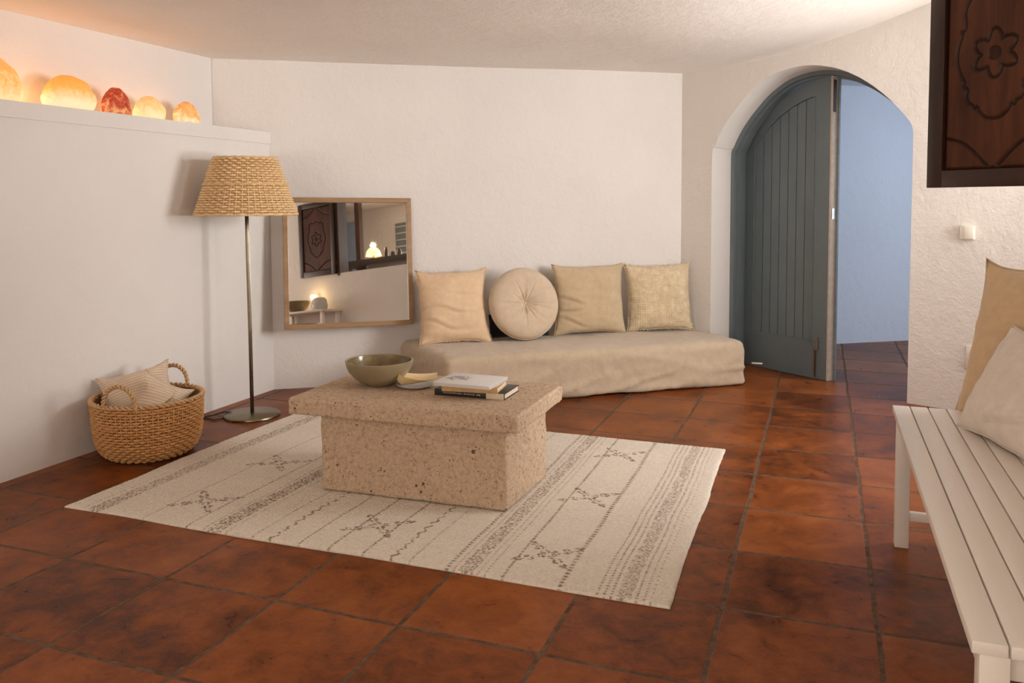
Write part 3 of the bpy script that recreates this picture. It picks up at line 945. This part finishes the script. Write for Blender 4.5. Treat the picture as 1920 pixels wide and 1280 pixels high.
# ------------------------------------------------------------------ floor lamp
def weave(prof, rows, stakes, rs, amp, jitter=.0, z0=0, seed=1, nseg=None, res=5):
    """horizontal strands going over and under upright stakes; prof(z)->radius; rows = list of z"""
    R = random.Random(seed); mb = MB(); nseg = nseg or stakes*4
    for i, z in enumerate(rows):
        ph = PI*(i % 2)
        pts = []
        for k in range(nseg):
            a = 2*PI*k/nseg
            r = prof(z)+amp*math.sin(a*stakes/2+ph)+jitter*noise.noise(Vector((math.cos(a)*6, math.sin(a)*6, i*3.7+seed)))
            pts.append((r*math.cos(a), r*math.sin(a), z+jitter*.8*noise.noise(Vector((math.cos(a)*4, math.sin(a)*4, i*2.1+50)))))
        mb.add(tube_data(pts, rs*R.uniform(.9, 1.1), res, True))
    return mb
def stakes_data(prof, zs, n, r, rot=0):
    mb = MB()
    for k in range(n):
        a = 2*PI*(k+rot)/n
        mb.add(tube_data([(prof(z)*math.cos(a), prof(z)*math.sin(a), z) for z in zs], r, 4))
    return mb
def lamp():
    t = thing('floor_lamp', 'brass floor lamp with a natural rattan shade beside the left wall', 'lamp', (-3.005, 3.778, 0))
    lathe('base', [(0, 0), (.150, 0), (.154, .003), (.154, .012), (.150, .016), (.03, .018), (.016, .022), (0, .022)], M_brass, t, 64)
    tube('pole', [(0, 0, .018), (-.004, .002, .5), (-.010, .004, 1.0), (-.012, .005, 1.30)], .0105, M_brass, t, 16)
    sh = bpy.data.objects.new('lamp_shade', None)
    cx, cy = -.012, .005
    Z0, Z1, R0, R1 = 1.135, 1.450, .272, .165
    pf = lambda z: R0+(R1-R0)*(z-Z0)/(Z1-Z0)
    n = 24
    rows = [Z0+.008+(Z1-Z0-.016)*i/(n-1) for i in range(n)]
    mb = weave(pf, rows, 48, .0066, .0070, .0012, seed=3, nseg=240)
    st = stakes_data(pf, [Z0+.002, (Z0+Z1)/2, Z1-.002], 48, .0046, .5); mb.add((st.v, st.f))
    s = mb.build('lamp_shade', M_shade, t); s.location = (cx, cy, 0)
    mesh('gap_backing', *lathe_data([(pf(Z0+.006)-.012, Z0+.006), (pf(Z1-.004)-.012, Z1-.004)], 96), M_gap_shade, s, True)  # dark shell added behind the strands to deepen the gaps
    def ring(z, r, rr, nm):
        p = [((r)*math.cos(2*PI*k/160), (r)*math.sin(2*PI*k/160), z) for k in range(160)]
        mesh(nm, *rope(p, rr, 2, 70, True), M_shade, s, True)
    ring(Z0+.003, R0+.004, .0085, 'bottom_rim'); ring(Z1, R1+.002, .008, 'top_rim'); ring(Z0+.168, pf(Z0+.168)+.0115, .0075, 'braided_band')
    # spider and bulb holder
    mbs = MB()
    for k in range(3):
        a = 2*PI*k/3+.3
        mbs.add(tube_data([(.012*math.cos(a), .012*math.sin(a), 1.29), (.09*math.cos(a), .09*math.sin(a), 1.40), (.160*math.cos(a), .160*math.sin(a), 1.445)], .0025, 6))
    q = mbs.build('shade_carrier', M_brass, t); q.location = (cx, cy, 0)
    hb = lathe('bulb_holder', [(0, 1.28), (.018, 1.28), (.018, 1.335), (0, 1.335)], M_brass, t, 24); hb.location = (cx, cy, 0)
    tube('cord', [(-.13, -.02, .014), (-.155, -.045, .020), (-.19, -.10, .010), (-.24, -.14, .006), (-.262, -.20, .006), (-.25, -.27, .006)], .0042, M_cable, t, 8)
    tube('plug_lead', [(-.10, -.115, .006), (-.13, -.17, .006), (-.16, -.15, .006), (-.20, -.145, .006), (-.265, -.17, .006)], .0038, M_cable, t, 8)
lamp()

# ------------------------------------------------------------------ basket with cushions
def basket():
    t = thing('basket', 'round woven seagrass basket with two handles against the left wall', 'basket', (-3.032, 3.045, 0))
    P = [(0, .168), (.012, .196), (.035, .218), (.07, .234), (.12, .244), (.18, .249), (.24, .252), (.30, .253)]
    def pf(z):
        for (a, ra), (b, rb) in zip(P, P[1:]):
            if z <= b: return ra+(rb-ra)*(z-a)/(b-a)
        return P[-1][1]
    n = 21; rows = [.008+.262*i/(n-1) for i in range(n)]
    mb = weave(lambda z: pf(z)-.007, rows, 66, .0058, .0062, .002, seed=9)
    st = stakes_data(lambda z: pf(z)-.006, [.004, .03, .07, .15, .272], 66, .0038, .5); mb.add((st.v, st.f))
    body = mb.build('basket_body', M_bask, t)
    mesh('gap_backing', *lathe_data([(0, .004), (.15, .004), (.180, .014), (pf(.035)-.019, .035), (pf(.07)-.019, .07), (pf(.15)-.019, .15), (pf(.27)-.019, .27)], 72), M_gap_shade, body, True)  # same dark backing, imitates shade inside the weave
    rp = [(.249*math.cos(2*PI*k/200), .249*math.sin(2*PI*k/200), .276) for k in range(200)]
    mesh('rim', *rope(rp, .0125, 2, 30, True), M_rim, body, True)
    for sgn in (1, -1):
        d = Vector((.265, -.961, 0))*sgn; s = Vector((-d.y, d.x, 0)); c = d*.243
        pts = []
        for k in range(41):
            a = PI*k/40
            pts.append(c+s*(.078*math.cos(a))+Vector((0, 0, .262+.115*math.sin(a)**.8))-d*.012*math.sin(a)*-.6)
        mesh('handle', *rope(pts, .0120, 2, 8), M_rim, t, True)
basket()
def basket_cushion(label, c, rot, w, h, d, seed, **kw):
    t = bpy.data.objects.new('striped_cushion', None); link(t); t.empty_display_size = .1
    tag(t, label, 'cushion')
    vs, fs, ring = pillow_data(w, h, d, seed, **kw)
    o = mesh('cover', vs, fs, M_strip, t, True)
    tube('seam', ring, .004, M_strip, o, 5, True)
    t.matrix_world = Matrix.Translation(c) @ rot
basket_cushion('large striped cotton cushion filling the left of the seagrass basket', Vector((-3.085, 3.050, .255)),
               (Matrix.Rotation(math.radians(40), 4, 'Z') @ Matrix.Rotation(math.radians(58), 4, 'X') @ Matrix.Rotation(math.radians(14), 4, 'Z')), .30, .29, .17, 41, pinch=.05, ear=.12, wr=1.6)
basket_cushion('smaller crumpled striped cushion pushed into the right of the seagrass basket', Vector((-2.945, 3.03, .235)),
               (Matrix.Rotation(math.radians(75), 4, 'Z') @ Matrix.Rotation(math.radians(78), 4, 'X') @ Matrix.Rotation(math.radians(-32), 4, 'Z')), .235, .24, .11, 47, pinch=.08, ear=.16, wr=2.4,
               folds=((0, .2, 1.2, .6, .012), (.3, -.1, 1.9, .6, .012)))

# ------------------------------------------------------------------ mirror
def wall_mirror():
    W, H, F, D = .815, .825, .029, .034
    t = thing('mirror', 'square oak framed mirror hanging on the white back wall', 'mirror')
    def mitre(nm, a, b, c, d):
        vs = [(*a, 0), (*b, 0), (*c, 0), (*d, 0), (*a, D), (*b, D), (*c, D), (*d, D)]
        o = mesh(nm, vs, [(3, 2, 1, 0), (4, 5, 6, 7), (0, 1, 5, 4), (1, 2, 6, 5), (2, 3, 7, 6), (3, 0, 4, 7)], M_oak, t)
        m = o.modifiers.new('b', 'BEVEL'); m.width = .002; m.segments = 2
    w, h = W/2, H/2
    mitre('frame_bottom', (-w, -h), (w, -h), (w-F, -h+F), (-w+F, -h+F)); mitre('frame_top', (w, h), (-w, h), (-w+F, h-F), (w-F, h-F))
    mitre('frame_side', (w, -h), (w, h), (w-F, h-F), (w-F, -h+F)); mitre('frame_side', (-w, h), (-w, -h), (-w+F, -h+F), (-w+F, h-F))
    box('glass', (-w+F*.7, -h+F*.7, .004), (w-F*.7, h-F*.7, .014), M_mirror, t)
    yawm = math.radians(MIR_YAW)
    f = Vector((math.sin(math.radians(33.57)+yawm), -math.cos(math.radians(33.57)+yawm), 0))
    mid = back(.508, .132, .408)
    stand(t, mid, f, math.radians(MIR_LEAN), math.radians(MIR_ROLL), H)
MIR_YAW, MIR_LEAN, MIR_ROLL = 7.0, 5.3, -.5
wall_mirror()

# ------------------------------------------------------------------ salt lamps on the shelf
def salt_mat(name, dark, mid, hot, stren, mot, h):
    t = NT(name); v = t.obj()
    n = t.math('ADD', t.math('MULTIPLY', t.math('SUBTRACT', t.noise(v, 24, 5, .65, 1.2), .5), 2.0), .5)
    x = t.n('ShaderNodeSeparateXYZ'); t.l(v, x.inputs[0])
    g = t.math('SUBTRACT', 1.10, t.math('DIVIDE', x.outputs[2], h))          # the bulb sits low inside the rock
    k = t.math('ADD', t.math('MULTIPLY', g, 1-mot), t.math('MULTIPLY', n, mot))
    c = t.ramp(k, [(.22, dark), (.5, mid), (.8, hot)])
    t.base(tuple(x*.35 for x in mid)); t.rough(.5)
    t.l(c, t.b.inputs['Emission Color']); t.b.inputs['Emission Strength'].default_value = stren*.92
    t.bump(n, .5, .01)
    return t.m
SL = [('large pale orange salt lamp at the left end of the shelf ledge', 2.60, .135, .205, 1, .45),
      ('widest amber salt lamp, second from the left on the shelf ledge', 3.005, .132, .172, 2, .20),
      ('small dark red salt lamp in the middle of the shelf ledge', 3.292, .080, .150, 3, .75),
      ('pale yellow rounded salt lamp between the red one and the rightmost one', 3.515, .092, .132, 4, .45),
      ('smallest salt lamp, rightmost on the shelf ledge near the corner', 3.792, .080, .132, 5, .6)]
SC_COL = {1: ((.85, .28, .04), (1, .48, .13), (1, .80, .42), 1.0), 2: ((.95, .33, .04), (1, .44, .09), (1, .88, .55), 1.0),
          3: ((.16, .008, .004), (.50, .05, .014), (1, .50, .18), .95), 4: ((.90, .32, .07), (1, .60, .24), (1, .82, .46), 1.0), 5: ((.60, .14, .03), (1, .42, .12), (1, .85, .52), 1.0)}
for lab, y, r, h, sd, mot in SL:
    bm = bmesh.new(); bmesh.ops.create_icosphere(bm, subdivisions=5, radius=1)
    off = Vector((sd*7.3, sd*2.1, 0))
    for v in bm.verts:
        p = v.co.copy(); zz = (p.z+1)/2
        prof = 1.0 if zz < .35 else 1-(.12)*((zz-.35)/.65)
        k = 1+.10*noise.noise(p*1.6+off)+.05*noise.noise(p*4+off)
        z = max(0.0, (p.z+.55)/1.55)*h
        v.co = Vector((p.x*r*.78*k*prof, p.y*r*k*prof, z*(1+.05*noise.noise(p*2+off))))
    a, b, c, stg = SC_COL[sd]
    t = thing('salt_lamp', lab, 'lamp', (-3.43, y, 1.6485), 0, 'salt lamps on the shelf ledge')
    rock = bm_obj('salt_rock', bm, salt_mat('salt_%d' % sd, a, b, c, stg, mot, h), t, True)
    l = bpy.data.lights.new('salt_glow', 'POINT'); l.energy = [2.2, 2.4, .9, 1.3, 1.1][sd-1]*.3; l.color = (1, .42, .13); l.shadow_soft_size = .04
    lo = bpy.data.objects.new('salt_glow', l); link(lo, t); lo.location = (.085, 0, h*.7) if sd != 2 else (.11, 0, h*.5)
    lo.location = (-.03, -r-.03, h*.35)

# ------------------------------------------------------------------ bench
def bench():
    X0, Y0, Y1, ZT = .236, 1.475, 3.125, .488
    t = thing('slatted_bench', 'cream painted slatted wooden bench along the right wall', 'bench', (X0, (Y0+Y1)/2, 0))
    L = (Y1-Y0)/2; n = 9; pitch = .0562; wd = .0530; th = .022
    for i in range(n):
        x = i*pitch
        bm = bmesh.new(); add_box(bm, (x, -L, ZT-th), (x+wd, L, ZT), .0025, 2)
        if i == 0:
            # rounded outer corners of the first slat
            for v in bm.verts:
                for sg in (-1, 1):
                    dy = L-sg*v.co.y
                    if dy < .028 and v.co.x < .028:
                        pass
        o = bm_obj('slat', bm, M_bench, t); auto_smooth(o)
    Wt = n*pitch
    for y in (-L+.03, L-.05):
        box('end_apron', (.03, y, ZT-th-.05), (Wt-.04, y+.022, ZT-th-.001), M_bench, t, .002)
    for x in (.018, Wt-.05):
        box('side_apron', (x, -L+.04, ZT-th-.05), (x+.02, L-.06, ZT-th-.001), M_bench, t, .002)
    for x in (.012, Wt-.055):
        for y in (-L+.004, L-.045):
            box('leg', (x, y, 0), (x+.045, y+.042, ZT-th-.0005), M_bench, t, .002)
    for y in (-L+.012, L-.037):
        box('stretcher', (.055, y, .095), (Wt-.055, y+.022, .125), M_bench, t, .002)
bench()
cushion('square_cushion', 'camel coloured linen cushion standing at the far end of the cream bench', .325, .50, .12, M_camel, (.546, 3.002, .492), (-1, -.85, 0), math.radians(14), .0, 61, pinch=.04, ear=.10, wr=1.0)
cushion('square_cushion', 'pale cream cotton cushion leaning in front of the camel cushion on the bench', .42, .345, .15, M_cream, (.478, 2.700, .492), (-1, -.33, 0), math.radians(27), 0, 71, pinch=.04, ear=.06, wr=1.2,
        folds=((.3, -.6, .5, .4, .010), (.1, .75, .1, .5, .006)))

# ------------------------------------------------------------------ carved shutters
def carved_shutter(label, loc, ang, W=.50, H=.90, D=.034, flip=False):
    """local: X from the hinge (0) outward to W, Z up from 0, Y- is the carved face"""
    t = thing('carved_shutter', label, 'shutter', loc, ang)
    F = .062
    box('stile', (0, 0, 0), (F, D, H), M_dark, t, .003); box('stile', (W-F, 0, 0), (W, D, H), M_dark, t, .003)
    box('rail', (F, 0, 0), (W-F, D, F), M_dark, t, .003); box('rail', (F, 0, H-F), (W-F, D, H), M_dark, t, .003)
    pw, ph = W-2*F, H-2*F
    nx, ny = 150, 300
    xs = np.linspace(-pw/2, pw/2, nx+1)[None, :].repeat(ny+1, 0); zs = np.linspace(-ph/2, ph/2, ny+1)[:, None].repeat(nx+1, 1)
    dist = np.full_like(xs, 9.)
    def curve(pts):
        nonlocal dist
        P = np.array(pts)
        for a, b in zip(P[:-1], P[1:]):
            ab = b-a; L2 = (ab**2).sum()+1e-12
            tt = np.clip(((xs-a[0])*ab[0]+(zs-a[1])*ab[1])/L2, 0, 1)
            dist = np.minimum(dist, np.hypot(xs-a[0]-tt*ab[0], zs-a[1]-tt*ab[1]))
    # six-pointed flower with a round heart
    fl = []
    for k in range(12):
        a = 2*PI*k/12+PI/2; rr = .086 if k % 2 == 0 else .052
        fl.append((rr*math.cos(a), rr*math.sin(a)))
    P = []
    for k in range(12):
        p0, p1 = fl[k], fl[(k+1) % 12]
        for q in np.linspace(0, 1, 10, endpoint=False):
            bul = .011*math.sin(PI*q); mx, my = p0[0]+(p1[0]-p0[0])*q, p0[1]+(p1[1]-p0[1])*q
            n_ = math.hypot(mx, my); P.append((mx*(1+bul/n_), my*(1+bul/n_)))
    curve(P+[P[0]])
    disc = np.hypot(xs, zs) < .025
    # cartouche: a wide lobe on each side, bumpy lobes above and below, small cusps between
    half = [(0, -.232), (.030, -.226), (.055, -.205), (.066, -.186), (.078, -.190), (.086, -.176), (.104, -.166), (.114, -.140), (.110, -.118),
            (.122, -.108), (.128, -.096), (.124, -.088), (.140, -.060), (.152, -.025), (.156, .010), (.150, .050), (.136, .084), (.142, .094),
            (.126, .102), (.122, .130), (.126, .160), (.118, .190), (.096, .212), (.066, .214), (.044, .204), (.020, .224), (0, .234)]
    def smooth(H):
        out = []
        for i in range(len(H)-1):
            a_, b_, c_, d_ = H[max(i-1, 0)], H[i], H[i+1], H[min(i+2, len(H)-1)]
            for q in np.linspace(0, 1, 5, endpoint=False):
                out.append(tuple(.5*(2*b_[j]+(c_[j]-a_[j])*q+(2*a_[j]-5*b_[j]+4*c_[j]-d_[j])*q*q+(3*b_[j]-a_[j]-3*c_[j]+d_[j])*q**3) for j in (0, 1)))
        return out+[H[-1]]
    hs = smooth([(x*.93, z*.97) for x, z in half])
    curve(hs); curve([(-x, z) for x, z in hs])
    for sx in (-1, 1):
        for sz in (-1, 1):
            curve([(sx*(pw/2-.0-(pw/2-.02)*q), sz*(ph/2-.105*(1-q)**2-.012-.05*math.sin(q*PI))) for q in np.linspace(0, 1, 24)])
    groove = np.exp(-(dist/.0060)**2)
    border = np.minimum(pw/2-np.abs(xs), ph/2-np.abs(zs))
    rec = np.clip(1-border/.012, 0, 1)
    groove = np.maximum(groove, rec)
    dep = .012+.007*groove+.006*disc
    V = np.stack([xs+W/2, dep, zs+H/2], -1).reshape(-1, 3)
    ii = np.arange(len(V)).reshape(ny+1, nx+1)
    Fq = np.stack([ii[:-1, :-1], ii[:-1, 1:], ii[1:, 1:], ii[1:, :-1]], -1).reshape(-1, 4)
    bkv = [(F, D-.004, F), (W-F, D-.004, F), (W-F, D-.004, H-F), (F, D-.004, H-F)]
    k = len(V)
    o = mesh('carved_panel', list(map(tuple, V))+bkv, [tuple(int(q) for q in f) for f in Fq]+[(k+3, k+2, k+1, k)], None, t, True)
    ca = o.data.color_attributes.new('recess_shade', 'FLOAT_COLOR', 'POINT')
    C = np.ones((k+4, 4)); s = 1-.8*np.maximum(groove, disc*.75).reshape(-1); C[:k, :3] = s[:, None]  # grooves, heart and panel border darkened as if shaded
    ca.data.foreach_set('color', C.ravel())
    o.data.materials.append(M_panel)
    for z in (.12, H-.12): tube('hinge', [(-.006, D/2, z-.03), (-.006, D/2, z+.03)], .006, M_rust, t, 10)
    if flip:
        for c in t.children:
            for v in c.data.vertices: v.co.y = D-v.co.y
            c.data.flip_normals()
    return t
def panel_mat():
    t = NT('carved_walnut'); v = t.obj()
    n = t.noise(t.scale(v, (1, 1, .12)), 12, 6, .6, 1.5)
    c = t.ramp(n, [(.3, (.040, .0100, .0035)), (.68, (.100, .030, .010))])
    at = t.n('ShaderNodeVertexColor', layer_name='recess_shade')                     # painted shade of the carved recesses, multiplied into the wood
    t.base(t.mix(1.0, c, at.outputs['Color'], 'MULTIPLY')); t.rough(.5); t.b.inputs['Specular IOR Level'].default_value = .25; t.bump(n, .15, .002)
    return t.m
M_panel = panel_mat()
carved_shutter('dark carved wooden shutter open at the upper right, near the arch', (.735, 3.115, 1.247), math.radians(135), H=.92, flip=True)
carved_shutter('dark carved wooden shutter folded back on the right wall, seen in the mirror', (.713, 1.265, 1.235), math.radians(-90), .58, .92)
def trims():
    n = 0
    for nm, lo, hi in (('trim_2', (RX0-.004, OY0-.035, OZ0-.03), (RX1+.004, OY0+.01, OZ1+.03)), ('trim_3', (RX0-.004, OY1-.01, OZ0-.03), (RX1+.004, OY1+.03, OZ1+.03)),
                       ('trim_4', (RX0-.004, OY0, OZ1-.012), (RX1+.004, OY1, OZ1+.04))):
        box(nm, lo, hi, M_darkt, kind='structure')
M_darkt = wood('dark_timber', (.03, .014, .008), (.085, .040, .020), .5, 'Z')
trims()

# ------------------------------------------------------------------ switch and socket on the arch wall
def wall_box(name, label, cat, s, z, w, h, d, inner):
    t = thing(name, label, cat, tuple(arch(s, 0, z)), A22)
    o = box('cover', (-w/2, -d, -h/2), (w/2, -.0005, h/2), M_plast, t, .004)
    return t, o
t, o = wall_box('wall_switch', 'square white rocker switch on the wall right of the arch', 'switch', 1.846, 1.020, .074, .080, .030, 0)
box('rocker', (-.014, -.036, -.034), (.033, -.029, .034), M_plast, t, .002)
t, o = wall_box('wall_socket', 'white wall socket low behind the camel cushion on the bench', 'socket', 1.895, .316, .085, .135, .012, 0)
box('socket_insert', (-.028, -.015, -.030), (.028, -.011, .030), M_plast, t, .002)

# ------------------------------------------------------------------ kitchen things, seen in the mirror
M_worktop = wood('dark_worktop', (.03, .018, .010), (.075, .045, .025), .35, 'Y')
def kitchen():
    t = thing('kitchen_counter', 'long dark timber bar counter on posts in the kitchen, seen in the mirror', 'counter', (1.9, 1.4, 0))
    box('worktop', (-.25, -.85, 1.42), (.25, 1.5, 1.50), M_worktop, t, .004)
    for y in (-.80, .3, 1.4):
        box('leg', (-.22, y-.04, 0), (-.14, y+.04, 1.42), M_worktop, t, .003); box('leg', (.14, y-.04, 0), (.22, y+.04, 1.42), M_worktop, t, .003)
    l = thing('table_lamp', 'small lit table lamp on the kitchen counter, seen in the mirror', 'lamp', (1.95, .86, 1.501))
    lathe('base', [(0, 0), (.05, 0), (.05, .012), (.016, .022), (.02, .05), (.012, .08), (0, .08)], M_brass, l, 24)
    e = NT('lit_shade'); nn = e.noise(e.obj(), 8); e.base((.9, .7, .4)); e.l(e.ramp(nn, [(.2, (1, .60, .22)), (.8, (1, .70, .32))]), e.b.inputs['Emission Color']); e.b.inputs['Emission Strength'].default_value = 2.2
    lathe('lamp_shade', [(.11, .07), (.09, .14), (.05, .18), (.048, .18), (.088, .138), (.107, .07), (.11, .07)], e.m, l, 32)
    lt = bpy.data.lights.new('lamp_bulb', 'POINT'); lt.energy = 8; lt.color = (1, .62, .28); lt.shadow_soft_size = .03
    lo = bpy.data.objects.new('lamp_bulb', lt); link(lo, l); lo.location = (0, 0, .22)
    for k, (y, h, r) in enumerate(((1.06, .17, .03), (1.17, .10, .04), (1.28, .12, .035))):
        j = thing('jar', ['tall dark jar nearest the kitchen lamp, seen in the mirror', 'squat dark jar between the other two kitchen jars, seen in the mirror', 'dark jar farthest from the kitchen lamp, seen in the mirror'][k], 'jar', (1.98, y, 1.501), 0, 'jars on the kitchen counter')
        lathe('body', [(0, 0), (r, 0), (r, h*.75), (r*.7, h*.9), (r*.7, h), (0, h)], M_worktop, j, 20)
    box('trim_5', (2.26, .29, 0), (2.34, .37, 2.6), M_darkt, kind='structure')            # timber post
    box('window_1', (2.93, .50, 1.62), (2.949, .86, 2.16), M_hall_paint, kind='structure')   # closed blue shutters in the kitchen wall
    for z in (1.70, 1.80, 1.90, 2.0, 2.1): box('trim_6', (2.915, .52, z), (2.931, .84, z+.012), M_plast, kind='structure')
    box('door_2', (2.92, -.52, 0), (2.949, -.20, 2.3), simple('light_blue_door', (.36, .46, .62), .5), kind='structure')
    # console below the folded-back shutter
    c = thing('console_table', 'white console table under the folded shutter, seen in the mirror', 'table', (.57, .90, 0))
    box('top', (-.17, -.40, .775), (.17, .42, .80), M_bench, c, .003)
    for x in (-.15, .11):
        for y in (-.38, .36): box('leg', (x, y, 0), (x+.04, y+.04, .775), M_bench, c, .002)
    w_ = thing('bowl', 'olive bowl on the white console table, seen in the mirror', 'bowl', (.52, .80, .801))
    lathe('body', [(0, 0), (.07, 0), (.12, .035), (.16, .10), (.165, .13), (.155, .13), (.145, .10), (.11, .045), (0, .02)], M_olive, w_, 40)
    k = thing('candle_lamp', 'small glowing candle lamp behind the olive bowl, seen in the mirror', 'lamp', (.70, .95, .801))
    lathe('holder', [(0, 0), (.03, 0), (.03, .10), (.012, .13), (0, .13)], M_white, k, 20)
    lathe('flame_globe', [(0, .13), (.022, .145), (.03, .17), (.022, .195), (0, .21)], e.m, k, 20)
    lt = bpy.data.lights.new('candle_glow', 'POINT'); lt.energy = 1.6; lt.color = (1, .66, .30); lt.shadow_soft_size = .03
    lo = bpy.data.objects.new('candle_glow', lt); link(lo, k); lo.location = (-.05, 0, .17)
    v = thing('vase', 'squat white textured pot beside the olive bowl, seen in the mirror', 'vase', (.55, 1.14, .801))
    lathe('body', [(0, 0), (.085, 0), (.10, .05), (.085, .13), (.06, .15), (.052, .148), (.07, .12), (.085, .05), (0, .02)], M_white, v, 32)
kitchen()
